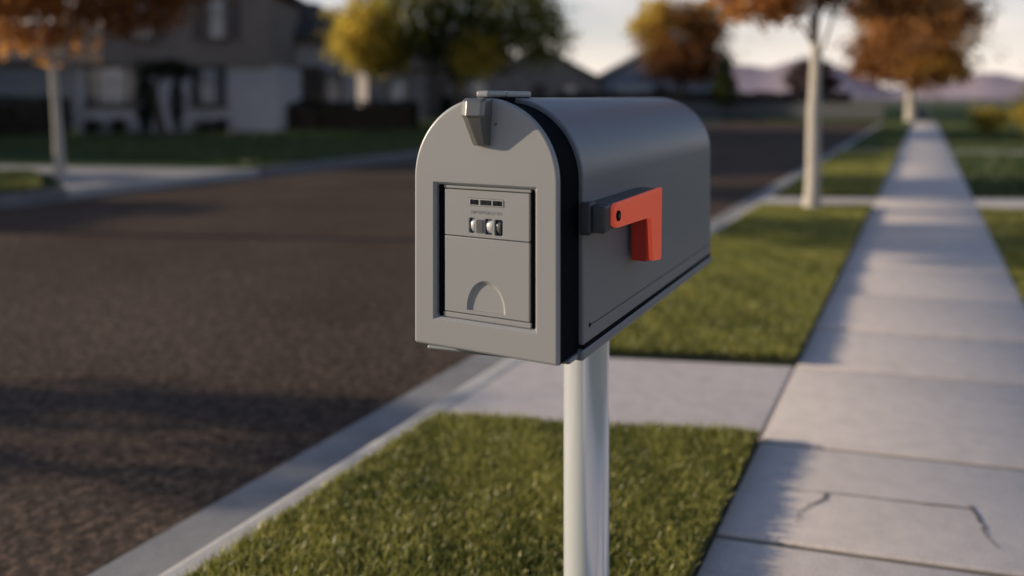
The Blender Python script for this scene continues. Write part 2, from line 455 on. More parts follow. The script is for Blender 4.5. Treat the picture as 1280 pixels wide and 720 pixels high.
# hairline break in one slab, cut as a shallow groove
def ribbon(pts, wmax, jit, m, name, ends=(1, 1), z=.0076):
    fine = []
    for (x0, y0), (x1, y1) in zip(pts, pts[1:]):
        for k in range(6): fine.append((x0+(x1-x0)*k/6 + rr.gauss(0, jit), y0+(y1-y0)*k/6 + rr.gauss(0, jit)))
    fine.append(pts[-1]); n = len(fine)
    bm = bmesh.new(); prev = None
    for i, (x, y) in enumerate(fine):
        a, b = fine[max(0, i-1)], fine[min(n-1, i+1)]
        t = Vector((b[0]-a[0], b[1]-a[1], 0)).normalized(); nrm = Vector((-t.y, t.x, 0))
        f = i/(n-1); w_ = wmax*rr.uniform(.65, 1.25)*(.15+.85*f if ends[0] == 0 else 1)*(.15+.85*(1-f) if ends[1] == 0 else 1)
        cur = [bm.verts.new(Vector((x, y, z)) + nrm*w_), bm.verts.new(Vector((x, y, z)) - nrm*w_)]
        if prev: bm.faces.new((prev[0], prev[1], cur[1], cur[0]))
        prev = cur
    return tag(obj(name, bm, m), kind='structure')
ribbon([(-.40, 2.545), (-.2, 2.60), (0, 2.645), (.125, 2.678)], .0055, .0008, M['joint'], 'pavement_joint', (0, 1))
ribbon([(-.262, 2.575), (-.272, 2.52), (-.30, 2.475), (-.322, 2.42), (-.318, 2.355)], .0048, .0025, M['crack'], 'pavement_crack', (1, 0), .0082)
ribbon([(.118, 2.69), (.133, 2.63), (.142, 2.585), (.148, 2.53), (.17, 2.47)], .0062, .0025, M['crack'], 'pavement_crack', (1, 0), .0082)
bm = box(SWL, SWR, -9, END, -.17, -.003)
tag(obj('pavement_bed', bm, M['joint']), kind='structure')

# short walks that cross the verge to the kerb
def walk(name, xa, xb, c0, c1, s, z=.003):
    return slab(name, [(xa, wl(xa, c0, s)), (xb, wl(xb, c0, s)), (xb, wl(xb, c1, s)), (xa, wl(xa, c1, s))], -.12, z, M['concrete'], .01)
walk('crossing_walk', KB-.002, SWL-.006, 3.07, 3.925, .34)
walk('crossing_walk', KB-.002, SWL-.006, 9.78, 10.72, .45)
walk('crossing_walk', SWR+.006, 14, 9.78, 10.72, .45)
walk('crossing_walk', KB-.002, SWL-.006, 19.6, 20.6, .3)
walk('crossing_walk', SWR+.006, 14, 19.6, 20.6, .3)
# lawns: raised turf beds
tb = -.15
def turf(y0l, y0r, y1l, y1r): slab('lawn_bed', [(KB+.004, y0l), (SWL-.004, y0r), (SWL-.004, y1r), (KB+.004, y1l)], tb, .024, M['soil'], .026)
turf(-60, -60, wl(KB, 3.05, .34), wl(SWL, 3.05, .34)); turf(wl(KB, 3.945, .34), wl(SWL, 3.945, .34), wl(KB, 9.76, .45), wl(SWL, 9.76, .45))
turf(wl(KB, 10.74, .45), wl(SWL, 10.74, .45), wl(KB, 19.58, .3), wl(SWL, 19.58, .3)); turf(wl(KB, 20.62, .3), wl(SWL, 20.62, .3), 44.9, 44.9)
slab('lawn_bed', [(SWR, -60), (60, -60), (60, 140), (SWR, 140)], tb, -.016, M['lawn'])
slab('lawn_bed', [(-90, -60), (LB, -60), (LB, 46), (-90, 46)], tb, -.016, M['lawn'])
slab('lawn_bed', [(-120, 46), (SWL-.02, 46), (SWL-.02, 140), (-120, 140)], tb, -.016, M['lawn'])
# drive with a flared apron on the far side of the road
slab('driveway', [(LK, 6.7), (LK, 10.1), (-10.9, 9.75), (-12.2, 9.25), (-30, 3.6), (-30, 2.4), (-14.0, 7.55), (-12.3, 8.0), (-11.0, 7.2)], -.15, -.008, M['drive'], .01)

# hills
hb = bmesh.new(); hr = random.Random(8); row = []
for k in range(90):
    a = R(-75 + 110*k/89); d = 1500
    ridge = 26 + 17*math.sin(k*.37+1) + 9*math.sin(k*.93) + 4*math.sin(k*2.1) + hr.uniform(-1.5, 1.5)
    ridge = max(12, ridge + 10)
    row.append([hb.verts.new((math.sin(a)*d*.8, math.cos(a)*d*.8, -1)), hb.verts.new((math.sin(a)*d*.92, math.cos(a)*d*.92, ridge*.55*hr.uniform(.85, 1.1))), hb.verts.new((math.sin(a)*d, math.cos(a)*d, ridge*1.25)), hb.verts.new((math.sin(a)*d*1.3, math.cos(a)*d*1.3, -1))])
for a, b in zip(row, row[1:]):
    for i in range(3): hb.faces.new((a[i], a[i+1], b[i+1], b[i]))
tag(obj('hills', hb, M['hill'], smooth=80), kind='structure')

# grass
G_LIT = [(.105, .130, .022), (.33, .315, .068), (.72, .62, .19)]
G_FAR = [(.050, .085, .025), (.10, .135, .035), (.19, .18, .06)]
def grass(label, poly, n, h, w, greens, z=-.016, warm=.45):
    if poly[1][0] <= SWL: z = .020
    o = link('grass', grass_mesh('grass', poly, n, h, w, greens, z, warm=warm), M['blade'])
    return tag(o, label, 'grass', kind='stuff')
e = .003
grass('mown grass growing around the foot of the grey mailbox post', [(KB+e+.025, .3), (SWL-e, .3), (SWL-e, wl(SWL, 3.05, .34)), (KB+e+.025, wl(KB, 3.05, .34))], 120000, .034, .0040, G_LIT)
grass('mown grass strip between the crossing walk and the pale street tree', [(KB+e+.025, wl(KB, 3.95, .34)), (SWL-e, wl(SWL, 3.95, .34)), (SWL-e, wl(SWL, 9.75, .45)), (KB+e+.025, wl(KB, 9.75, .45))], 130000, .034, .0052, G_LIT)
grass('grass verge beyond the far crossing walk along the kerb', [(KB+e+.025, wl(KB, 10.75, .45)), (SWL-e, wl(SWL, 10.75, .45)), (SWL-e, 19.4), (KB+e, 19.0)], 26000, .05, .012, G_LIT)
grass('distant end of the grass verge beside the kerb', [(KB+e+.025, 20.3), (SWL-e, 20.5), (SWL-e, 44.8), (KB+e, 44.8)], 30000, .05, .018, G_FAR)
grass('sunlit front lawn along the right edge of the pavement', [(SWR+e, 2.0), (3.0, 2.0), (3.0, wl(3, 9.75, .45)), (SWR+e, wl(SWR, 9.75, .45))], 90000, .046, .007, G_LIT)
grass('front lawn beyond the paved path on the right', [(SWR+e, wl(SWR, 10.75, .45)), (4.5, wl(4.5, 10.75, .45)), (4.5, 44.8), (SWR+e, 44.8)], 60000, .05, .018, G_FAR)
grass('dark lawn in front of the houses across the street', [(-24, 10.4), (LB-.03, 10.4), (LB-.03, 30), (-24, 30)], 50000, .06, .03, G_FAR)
grass('patch of grass under the orange tree across the street', [(-13.8, 2.0), (LB-.03, 2.0), (LB-.03, 6.5), (-11.1, 7.0), (-12.4, 7.85), (-13.8, 7.4)], 26000, .06, .02, G_LIT)

# ------------------------------------------------------------------ the mailbox
K = 1.02
PX, PY = -.628, 1.556                      # post
DY = 1.115 - PY                            # door face, relative to the post
mb = empty('mailbox', (PX, PY, 0), 'grey locking mailbox with red flag on a white post by the kerb', 'mailbox')
HW = .1322; TOP = 1.2
def arch(hw, top, bot, n=40, rise=None):
    r = hw if rise is None else rise
    cz = top - r
    pts = [(-hw, bot)]
    for k in range(n+1):
        a = math.pi - math.pi*k/n
        pts.append((hw*math.cos(a), cz + r*math.sin(a)))
    pts.append((hw, bot))
    return pts
# hood
body = obj('body', prism_xz(arch(.1366, 1.2, .7975), DY+.090, DY+.955), M['body_grey'], mb)
bev_groove = bmesh.new()
box(.1346, .15, DY+.12, DY+.930, .8228, .8262, bm=bev_groove)
add_bevel(body, .0035, 3, 50)
cut(body, bev_groove); finish(body, 45)
cyl((.1355, DY+.118, .8250), (.1372, DY+.118, .8250), .0042, n=16)
obj('drain_hole', cyl((.1340, DY+.117, .8250), (.1371, DY+.117, .8250), .0040, n=16), M['black'], body)
# dark collar between door and hood
col = obj('collar', prism_xz(arch(.1285, 1.192, .787), DY+.0118, DY+.110), M['black'], mb)
add_bevel(col, .002, 2, 50)
obj('seam', box(-.1374, .1374, DY+.092, DY+.953, .7915, .7985), M['black'], mb)
# floor tray under the hood
bp = obj('base_plate', box(-.1392, .1392, DY+.082, DY+.958, .7745, .7920), M['body_grey'], mb); add_bevel(bp, .004, 3)
lp = prism_xz([(-.1345, .7660), (.1335, .7800), (.1335, .7890), (-.1345, .7745)], DY+.042, DY+.0790)
lip = obj('front_lip', lp, M['body_grey'], mb); add_bevel(lip, .0045, 4)
# door
door = obj('door', prism_xz(arch(HW, 1.2, .7895), DY, DY+.0115), M['box_grey'], mb)
RX0, RX1, RZ0, RZ1 = -.0902, .0916, .8385, 1.0575
cutb = box(RX0, RX1, DY-.02, DY+.04, RZ0, RZ1)
bev(cutb, .006, 4, [ed for ed in cutb.edges if abs(ed.verts[0].co.y-ed.verts[1].co.y) > .03])
add_bevel(door, .0062, 5, 60, 34)
cut(door, cutb)
fl_ = bmesh.new()
ra, rb = [], []
for x, z in ((RX0, RZ0), (RX1, RZ0), (RX1, RZ1), (RX0, RZ1)):
    sx = -1 if x < 0 else 1; sz = -1 if z < .95 else 1
    ra.append(fl_.verts.new((x+sx*.0050, DY-.001, z+sz*.0050))); rb.append(fl_.verts.new((x-sx*.0006, DY+.0058, z-sz*.0006)))
fl_.faces.new(ra); fl_.faces.new(rb[::-1])
for i in range(4): fl_.faces.new((ra[i], ra[(i+1) % 4], rb[(i+1) % 4], rb[i]))
cut(door, fl_)
finish(door, 24)
# liner pan behind the opening
pan = box(RX0-.004, RX1+.004, DY+.0116, DY+.034, RZ0-.004, RZ1+.004)
panc = obj('recess_pan', pan, M['pan_dark'], door)
cut(panc, box(RX0+.0005, RX1-.0005, DY-.02, DY+.024, RZ0+.0005, RZ1-.0005))
for lg in (box(RX0+.012, RX1-.010, DY+.0075, DY+.0238, RZ0+.0008, .8476), box(RX0+.012, RX1-.010, DY+.0080, DY+.0238, 1.0512, RZ1-.0008)):
    led = obj('recess_ledge', lg, M['panel_grey'], door); add_bevel(led, .001, 2)
# lock panel: two leaves with a fine seam
P0, P1 = -.0752, .0798
up = obj('lock_panel', box(P0, P1, DY+.0065, DY+.0235, .9748, 1.0498), M['panel_grey'], door)
wheels = [(-.0290, -.0182, .9808, 1.0052), (-.0155, -.0030, .9820, 1.0035), (.0002, .0142, .9800, 1.0052), (.0183, .0325, .9795, 1.0050)]
cb = bmesh.new()
for x0, x1, z0, z1 in (wheels[0], wheels[2], wheels[3]):
    q = box(x0, x1, DY-.01, DY+.0165, z0, z1); bev(q, .0022, 2, [ed for ed in q.edges if abs(ed.verts[0].co.y-ed.verts[1].co.y) > .01]); join(cb, q)
cut(up, cb)
cut(up, box(-.0290, .0348, DY-.01, DY+.0085, 1.0250, 1.0372))
add_bevel(up, .0011, 2, 40)
low = obj('access_panel', box(P0, P1, DY+.0065, DY+.0235, .8492, .9730), M['panel_grey'], door)
# finger pull: half disc, deep at the top and running out at the bottom
pts = [(.002 + .0375*math.cos(a), .8555 + .050*math.sin(a)) for a in [math.pi*k/32 for k in range(33)]]
fp = prism_xz(pts, -.001, .0046)
for v in fp.verts:
    if v.co.y > .004: v.co.x = .002 + (v.co.x-.002)*.82; v.co.z = .8555 + (v.co.z-.8555)*.86
bmesh.ops.transform(fp, matrix=Matrix.Translation((0, DY+.0065, .8555)) @ Matrix.Rotation(R(-2.0), 4, 'X') @ Matrix.Translation((0, -.0008, -.8555)), verts=fp.verts)
add_bevel(low, .0011, 2, 40)
cut(low, fp)
finish(low, 22)
# thumb wheels, filler plate, label strip
for i, (x0, x1, z0, z1) in enumerate(wheels):
    if i == 1:
        pl = obj('filler_plate', box(x0, x1, DY+.0052, DY+.0080, z0, z1, .0008), M['latch'], up)
    else:
        c = cyl((x0+.0030, DY+.0235, (z0+z1)/2), (x1-.0014 if i < 3 else x1-.005, DY+.0235, (z0+z1)/2), .0162, n=40, b=.0006)
        obj('number_wheel', c, M['chrome'] if i != 3 else M['latch'], up, smooth=40)
bm = box(-.0288, .0346, DY+.0056, DY+.0082, 1.0252, 1.0370, .0008)
lab = obj('label_strip', bm, M['label'], up)
cb = bmesh.new()
for x0, x1 in ((-.0268, -.0105), (-.0080, .0128), (.0150, .0325)): box(x0, x1, DY, DY+.0068, 1.0268, 1.0354, bm=cb)
cut(lab, cb)
bm = bmesh.new(); r5 = random.Random(6)
for x0, x1 in ((-.0266, -.0107), (-.0078, .0126), (.0152, .0323)):
    x = x0 + .0006
    while x < x1 - .001:
        w = r5.choice([.0006, .0009, .0013]); box(x, min(x+w, x1-.0004), DY+.0062, DY+.0072, 1.0272, 1.0350, bm=bm); x += w + r5.choice([.0006, .0008, .0012])
obj('tick_marks', bm, M['black'], lab)
bm = bmesh.new(); x = -.0270
while x < .0305:
    w = r5.choice([.0008, .0016, .0022]); z = 1.0150
    box(x, x+w, DY+.0061, DY+.0072, z - (.0012 if r5.random() < .5 else .0026), z+.0026, bm=bm); x += w + .0012
obj('embossed_line', bm, M['panel_grey'], up)
# latch: faceted grip at the crown of the arch
def facet(levels):
    bm = bmesh.new(); rings = []
    for z, xl, xr, p, xm in levels:
        y = DY + .002
        rings.append([bm.verts.new(c) for c in ((xl, y, z), (xl+.001, y-p*.80, z), (xm, y-p, z), (xr-.004, y-p*.94, z), (xr, y-p*.70, z), (xr, y, z))])
    for a, b in zip(rings, rings[1:]):
        for i in range(6): bm.faces.new((a[i], a[(i+1) % 6], b[(i+1) % 6], b[i]))
    bm.faces.new(rings[0][::-1]); bm.faces.new(rings[-1])
    return bm
la = obj('latch', facet([(1.1990, -.0220, .0160, .026, -.011), (1.1945, -.0245, .0175, .034, -.011), (1.1715, -.0250, .0175, .038, -.011), (1.1690, -.0230, .0165, .0345, -.0095), (1.1250, -.0130, .0140, .0170, -.0015), (1.1235, -.0115, .0125, .013, -.001)]), M['latch'], door)
add_bevel(la, .0011, 2, 20)
obj('rivet', cyl((.024, DY-.002, 1.158), (.024, DY+.001, 1.158), .0026, n=14, b=.0006), M['latch'], door, smooth=40)
# strap over the crown joining door and hood
s1 = obj('strap', box(-.009, .014, DY-.006, DY+.0555, 1.2005, 1.2110), M['box_grey'], door); add_bevel(s1, .0035, 3)
s2 = obj('strap', box(-.009, .014, DY+.0575, DY+.150, 1.2005, 1.2110), M['box_grey'], body); add_bevel(s2, .0030, 3)
obj('strap_foot', box(-.007, .012, DY+.02, DY+.145, 1.190, 1.2012), M['black'], body)
# flag
fl = [(.120, 1.0275), (.370, 1.0290), (.3705, 1.026), (.366, .896), (.362, .8935), (.318, .8985), (.3135, .903), (.3040, .970), (.3015, .9765), (.2950, .9805), (.286, .982), (.124, .9875), (.112, .9920), (.108, .9990), (.108, 1.0150), (.111, 1.0230)]
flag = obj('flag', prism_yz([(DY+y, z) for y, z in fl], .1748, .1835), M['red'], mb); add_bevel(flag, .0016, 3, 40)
leg = obj('flag_arm', box(.1440, .1745, DY+.3035, DY+.3650, .8985, 1.0240), M['red_shaded'], flag)
add_bevel(leg, .0015, 2)
bar = obj('flag_bar', box(.1390, .1745, DY+.0985, DY+.368, .9845, 1.0278), M['slate'], flag); add_bevel(bar, .002, 2)
pv = obj('pivot_block', box(.1372, .1560, DY+.0700, DY+.0980, .9800, 1.0320), M['slate'], mb); add_bevel(pv, .003, 3)
pv2 = obj('pivot_cap', box(.1562, .1780, DY+.0760, DY+.1070, .9840, 1.0270), M['slate'], pv); add_bevel(pv2, .003, 3)
sc = cyl((.1830, DY+.1230, 1.0075), (.1862, DY+.1230, 1.0075), .0088, n=24, b=.001)
scr = obj('screw', sc, M['black'], flag, smooth=40)
obj('screw_socket', cyl((.1860, DY+.1230, 1.0075), (.1866, DY+.1230, 1.0075), .0038, n=6), M['latch'], scr)
# post
po = obj('post', cyl((0, 0, -.15), (0, 0, .7742), .0475, n=64), M['post'], mb, smooth=40)
fg = cyl((0, 0, .745), (0, 0, .7740), .060, n=48, b=.004)
obj('post_flange', cyl((0, 0, .7690), (0, 0, .7744), .056, n=48, b=.001), M['body_grey'], po, smooth=40)

# ------------------------------------------------------------------ houses
def window(house, x, z, w, h, y=0.0, frame='trim', shut=None, cross=True):
    t = .07
    bm = bmesh.new()
    box(x, x+w, y-.05, y-.003, z+h-t, z+h, bm=bm); box(x, x+w, y-.05, y-.003, z, z+t, bm=bm)
    box(x, x+t, y-.05, y-.003, z+t, z+h-t, bm=bm); box(x+w-t, x+w, y-.05, y-.003, z+t, z+h-t, bm=bm)
    if cross:
        box(x+w/2-.02, x+w/2+.02, y-.04, y-.008, z+t, z+h-t, bm=bm)
        box(x+t, x+w/2-.02, y-.04, y-.008, z+h*.55, z+h*.55+.035, bm=bm); box(x+w/2+.02, x+w-t, y-.04, y-.008, z+h*.55, z+h*.55+.035, bm=bm)
    f = obj('window', bm, M[frame], house)
    obj('pane', box(x+t-.005, x+w-t+.005, y-.02, y-.004, z+t-.005, z+h-t+.005), M['pane'], f)
    obj('sill', box(x-.08, x+w+.08, y-.12, y-.002, z-.07, z-.003), M[frame], f)
    if shut:
        for s in (x-.09-shut, x+w+.09): obj('shutter', box(s, s+shut, y-.05, y-.002, z, z+h, .01), M[frame], house)
    return f

def front_door(house, x, z, w, h, y=0.0):
    d = obj('door', box(x, x+w, y-.05, y-.003, z, z+h, .01), M['door'], house)
    bm = box(x-.12, x-.003, y-.07, y-.002, z, z+h+.12); box(x+w+.003, x+w+.12, y-.07, y-.002, z, z+h+.12, bm=bm); box(x-.003, x+w+.003, y-.07, y-.002, z+h+.003, z+h+.12, bm=bm)
    obj('frame', bm, M['trim'], d)
    obj('handle', cyl((x+w*.86, y-.10, z+1.0), (x+w*.86, y-.05, z+1.0), .03, n=12), M['brass'], d)

def hip_roof(house, x0, x1, y0, y1, z, h, ov=.45, m='shingle', ridge=None):
    bm = bmesh.new()
    a = [bm.verts.new(p) for p in ((x0-ov, y0-ov, z), (x1+ov, y0-ov, z), (x1+ov, y1+ov, z), (x0-ov, y1+ov, z))]
    W, D = x1-x0+2*ov, y1-y0+2*ov
    k = min(W, D)/2 if ridge is None else ridge
    if W >= D: r = [bm.verts.new((x0-ov+k, (y0+y1)/2, z+h)), bm.verts.new((x1+ov-k+.001, (y0+y1)/2, z+h))]; fs = [(a[0], a[1], r[1], r[0]), (a[1], a[2], r[1]), (a[2], a[3], r[0], r[1]), (a[3], a[0], r[0])]
    else: r = [bm.verts.new(((x0+x1)/2, y0-ov+k, z+h)), bm.verts.new(((x0+x1)/2, y1+ov-k-.001, z+h))]; fs = [(a[0], a[1], r[0]), (a[1], a[2], r[1], r[0]), (a[2], a[3], r[1]), (a[3], a[0], r[0], r[1])]
    for f in fs: bm.faces.new(f)
    bm.faces.new(a[::-1])
    o = obj('roof', bm, M[m], house)
    obj('fascia', box(x0-ov+.01, x1+ov-.01, y0-ov+.01, y1+ov-.01, z-.2, z-.003), M['trim'], o)
    return o

def gable_roof(house, x0, x1, y0, y1, z, h, ov=.4, m='shingle', along='y', wall='brown', th=.16):
    """ridge along y (gable towards the street) or along x"""
    xm, ym = (x0+x1)/2, (y0+y1)/2
    if along == 'y':
        q = (h+0)/( (x1-x0)/2); e = ov*q
        pts = [(x0-ov, z-e), (xm, z+h), (x1+ov, z-e), (x1+ov, z-e+th), (xm, z+h+th), (x0-ov, z-e+th)]
        o = obj('roof', prism_xz(pts, y0-ov, y1+ov), M[m], house)
        obj('gable', prism_xz([(x0, z+.002), (x1, z+.002), (xm, z+h-.004)], y0, y1), M[wall], house)
    else:
        q = h/((y1-y0)/2); e = ov*q
        pts = [(y0-ov, z-e), (ym, z+h), (y1+ov, z-e), (y1+ov, z-e+th), (ym, z+h+th), (y0-ov, z-e+th)]
        o = obj('roof', prism_yz(pts, x0-ov, x1+ov), M[m], house)
        obj('gable', prism_yz([(y0, z+.002), (y1, z+.002), (ym, z+h-.004)], x0, x1), M[wall], house)
    return o

# house A, two storeys, brown above pale render
h1 = empty('house', (-25.4, 17.25, 0), 'two storey house with brown upper floor above a pale ground floor', 'house', math.atan2(3.26, 5.66))
obj('wall', box(0, 6.65, 0, 4.4, -.1, 2.28), M['stucco'], h1)
obj('upper_wall', box(.9, 6.45, -.22, 4.4, 2.283, 5.0), M['brown'], h1)
window(h1, .30, .93, 1.72, 1.45-.1, 0, 'trim'); window(h1, 3.78, .93, 1.18, 1.4-.05, 0, 'trim')
window(h1, 4.35, 3.15, .72, 1.45, -.22, 'trim', shut=.32)
window(h1, 1.9, 3.15, .72, 1.45, -.22, 'trim', shut=.32)
gable_roof(h1, .9, 6.45, -.22, 4.4, 5.0, 1.5, m='brownshingle', wall='brown')
obj('side_roof', prism_yz([(-.45, 2.30), (2.2, 3.5), (4.8, 2.30)], -.35, .895), M['brownshingle'], h1)
ch = obj('chimney', box(5.2, 5.9, 2.9, 3.6, 5.0, 7.1, .02), M['darkwall'], h1)
# lower wing on its right
h1b = empty('house', (-22.75, 22.9, 0), 'single storey pale wing with dark front door behind the long hedge', 'house', math.atan2(2.41, 2.49))
obj('wall', box(0, 3.7, 0, 3, -.1, 3.35), M['stucco'], h1b)
front_door(h1b, 1.34, .15, .92, 2.15); window(h1b, 2.42, .95, .72, 1.3, 0, 'trim'); window(h1b, .55, .95, .48, 1.35, 0, 'trim')
rf = hip_roof(h1b, -3.2, 3.7, 0, 3, 3.6, 1.5, m='shingle', ov=.5)
obj('step', box(1.0, 2.6, -1.0, -.003, -.1, .14, .02), M['concrete'], h1b)
# garage on the left
h1c = empty('garage', (-33.6, 17.4, 0), 'blue grey garage wall at the left edge behind a dark hedge', 'garage', math.atan2(2.34, 4.55))
obj('wall', box(-2, 5.1, 0, 6, -.1, 2.65), M['bluewall'], h1c)
gd = obj('garage_door', box(-.8, 3.6, -.06, -.003, 0, 2.15, .01), M['bluewall'], h1c)
bm = bmesh.new()
for i in range(4): box(-.7, 3.5, -.08, -.061, .08+i*.52, .52+i*.52, .01, bm=bm)
obj('raised_panels', bm, M['bluewall'], gd)
gable_roof(h1c, -2, 5.1, 0, 6, 2.7, 1.5, m='shingle', along='x', wall='bluewall')

def simple_house(loc, ang, w, d, hw, rh, wall, roof, label, along='y', wins=(), door=None, garage=None, chim=None):
    h = empty('house', loc, label, 'house', ang)
    obj('wall', box(0, w, 0, d, -.1, hw), M[wall], h)
    r = gable_roof(h, 0, w, 0, d, hw, rh, m=roof, along=along, wall=wall)
    for x, z, ww, hh in wins: window(h, x, z, ww, hh, 0, 'trim')
    if door: front_door(h, door, .05, .95, 2.1)
    if garage:
        g = obj('garage_door', box(garage, garage+2.9, -.06, -.003, 0, 2.2, .01), M['whitetrim'], h)
        bm = bmesh.new()
        for i in range(4): box(garage+.1, garage+2.8, -.08, -.061, .08+i*.53, .52+i*.53, .01, bm=bm)
        obj('raised_panels', bm, M['whitetrim'], g)
    if chim: obj('chimney', box(chim, chim+.6, d*.4, d*.4+.7, hw, hw+rh+.9, .02), M['darkwall'], r)
    return h
simple_house((-27.2, 35.4, 0), math.atan2(5.2, 5.7), 8.2, 9, 2.9, 2.2, 'darkwall', 'brownshingle', 'low dusky house with brown roof behind the yellow green tree', 'x', [(1, .9, 1.3, 1.3), (5.6, .9, 1.3, 1.3)], 3.4)
simple_house((-30.6, 53.9, 0), math.atan2(4.1, 8), 9.2, 10, 2.7, 2.4, 'darkwall', 'shingle', 'dark gabled house seen over the grey mailbox', 'y', [(1.2, .9, 1.6, 1.3), (6.2, 1.0, 1.5, 1.2)], 4.1)
simple_house((-23.6, 61.8, 0), math.atan2(4.8, 9.4), 10, 11, 2.8, 2.7, 'bluewall', 'shingle', 'slate roofed house behind the rounded amber tree', 'y', [(5.8, .9, 1.5, 1.3)], 4.4, garage=1.0)

# ------------------------------------------------------------------ hedges, shrubs, trees
DKG = ((.010, .018, .010), (.022, .034, .016))
def hedge(a, b, h, t, label, n, colours=DKG, size=.07, name='hedge'):
    a, b = Vector((*a, 0)), Vector((*b, 0)); L = (b-a).length
    o = empty(name, (a+b)/2, label, 'hedge', math.atan2((b-a).y, (b-a).x))
    core = obj('branches', box(-L/2+.08, L/2-.08, -t/2+.08, t/2-.08, -.05, h-.10, .05), M['darkbark'], o)
    m = n
    p = RNG.uniform(-1, 1, (m, 3)); face = RNG.integers(0, 5, m)
    p[face == 0, 0] = 1; p[face == 1, 0] = -1
    k = face == 2; p[k, 1] = -1; k = face == 3; p[k, 1] = 1; k = face == 4; p[k, 2] = 1
    X = p*np.array([L/2, t/2, h/2]) + np.array([0, 0, h/2]) + RNG.normal(0, .045, (m, 3))
    X[:, 2] += .05*np.sin(X[:, 0]*3.3) + .04*np.sin(X[:, 0]*7.1)
    s = size*RNG.uniform(.6, 1.4, m)
    u = RNG.normal(size=(m, 3)); u /= np.linalg.norm(u, axis=1)[:, None]
    v = np.cross(u, RNG.normal(size=(m, 3))); v /= np.linalg.norm(v, axis=1)[:, None]
    u *= s[:, None]*.5; v *= s[:, None]*.35
    Q = np.stack([X-u, X+v, X+u, X-v], 1)
    kk = RNG.random((m, 1)); c = np.array(colours[0])*(1-kk)+np.array(colours[1])*kk
    T = np.ones((m, 4, 4)); T[:, :, :3] = c[:, None, :]
    link('foliage', quick_mesh('foliage', Q.reshape(-1, 3), np.arange(m*4), np.arange(m)*4, np.full(m, 4), T.reshape(-1, 4)), M['leaf'], o)
    return o
hedge((-29.5, 14.4), (-25.0, 16.4), 1.15, 1.0, 'dark clipped hedge in front of the blue grey garage at the far left', 9000)
hedge((-21.0, 22.0), (-16.9, 24.9), .98, 1.1, 'long dark hedge under the front door of the pale wing', 9000)
hedge((-16.5, 26.4), (-12.6, 31.5), 1.15, 1.2, 'dark hedge in the shade behind the yellow green tree', 9000)
hedge((-22, 49.6), (-4.0, 51.2), 1.45, 1.2, 'long dark hedge closing off the far end of the street', 16000, size=.12)

def shrub(loc, r, label, colours=DKG, n=1500, h=None, size=.07, group=None):
    h = h or r*1.5
    o = empty('shrub', loc, label, 'shrub', group=group)
    bm = bmesh.new(); rn = random.Random(int(abs(loc[0]*100)))
    for i in range(7):
        a = i*.9; tube(bm, [(0, 0, -.03), (math.cos(a)*r*.3, math.sin(a)*r*.3, h*.4), (math.cos(a)*r*.6, math.sin(a)*r*.6, h*.75)], [.02, .014, .006], 6)
    obj('stem', bm, M['darkbark'], o)
    link('foliage', leaves_mesh('foliage', [(0, 0, h*.55, r, r, h*.5, 1, *colours)], n, size, .5, 40), M['leaf'], o)
    return o
for x, y, w in ((-24.35, 17.1, 'left under the first window'), (-23.65, 17.5, 'right under the first window'), (-21.35, 18.9, 'left under the second window'), (-20.85, 19.2, 'right under the second window')):
    shrub((x, y, 0), .30, 'small round dark shrub at the %s of the brown house' % w, group='small round shrubs along the house wall', n=900)

ORA = (.38, .165, .05); ORB = (.72, .38, .13); BRN = (.22, .10, .045); YEL = (.88, .64, .11); OLV = (.40, .36, .085); DGR = (.016, .026, .010); GRN = (.075, .095, .022)
# across the street, left
tree('tree', (-11.5, 7.55, -.02), 'orange leaved street tree with thin pale trunk at left', .078, 1.75,
     [(-.55, -.1, 2.75, 1.15, 1.1, .85, 1.2, ORA, ORB), (.75, .55, 2.9, 1.05, 1.0, .75, 1, BRN, ORA), (0, 0, 3.8, 1.5, 1.4, 1.2, 1.3, ORA, ORB), (1.25, .75, 3.3, .8, .8, .7, .7, BRN, ORA), (-1.2, -.55, 3.0, .9, .9, .8, .8, ORA, ORB)],
     15000, .115, lean=(-.10, -.05), seed=3, nclump=150, limb_len=1.2)
# right verge, nearest
tree('tree', (-1.06, 8.98, -.02), 'pale trunked street tree with orange leaves between kerb and pavement', .082, 1.72,
     [(0, 0, 3.05, 1.0, 1.0, .7, 1.2, ORA, ORB), (-.48, -.22, 2.28, .46, .46, .28, .7, ORA, ORB), (.74, .38, 2.34, .66, .6, .34, .8, BRN, ORB), (.2, .3, 2.55, .6, .6, .4, .5, BRN, ORA), (.1, .1, 3.9, .9, .9, .7, .8, ORA, ORB)],
     15000, .075, lean=(.03, .02), seed=12, nclump=120, limb_len=1.0, spread=.42)
tree('tree', (-.62, 44.0, -.02), 'broad rust coloured tree with sunlit trunk at the far end of the verge', .27, 1.5,
     [(.1, 0, 3.9, 2.7, 2.5, 2.1, 1.6, BRN, ORB), (.9, -.3, 2.6, 1.5, 1.5, .95, .7, ORA, YEL), (-1.3, 0, 3.1, 1.6, 1.5, 1.2, .7, BRN, ORA), (.9, .3, 5.2, 2.1, 2.0, 1.5, 1, BRN, ORA), (-.8, .2, 5.6, 1.9, 1.8, 1.3, .8, ORA, ORB)],
     22000, .22, seed=21, nclump=170, limb_len=1.9)
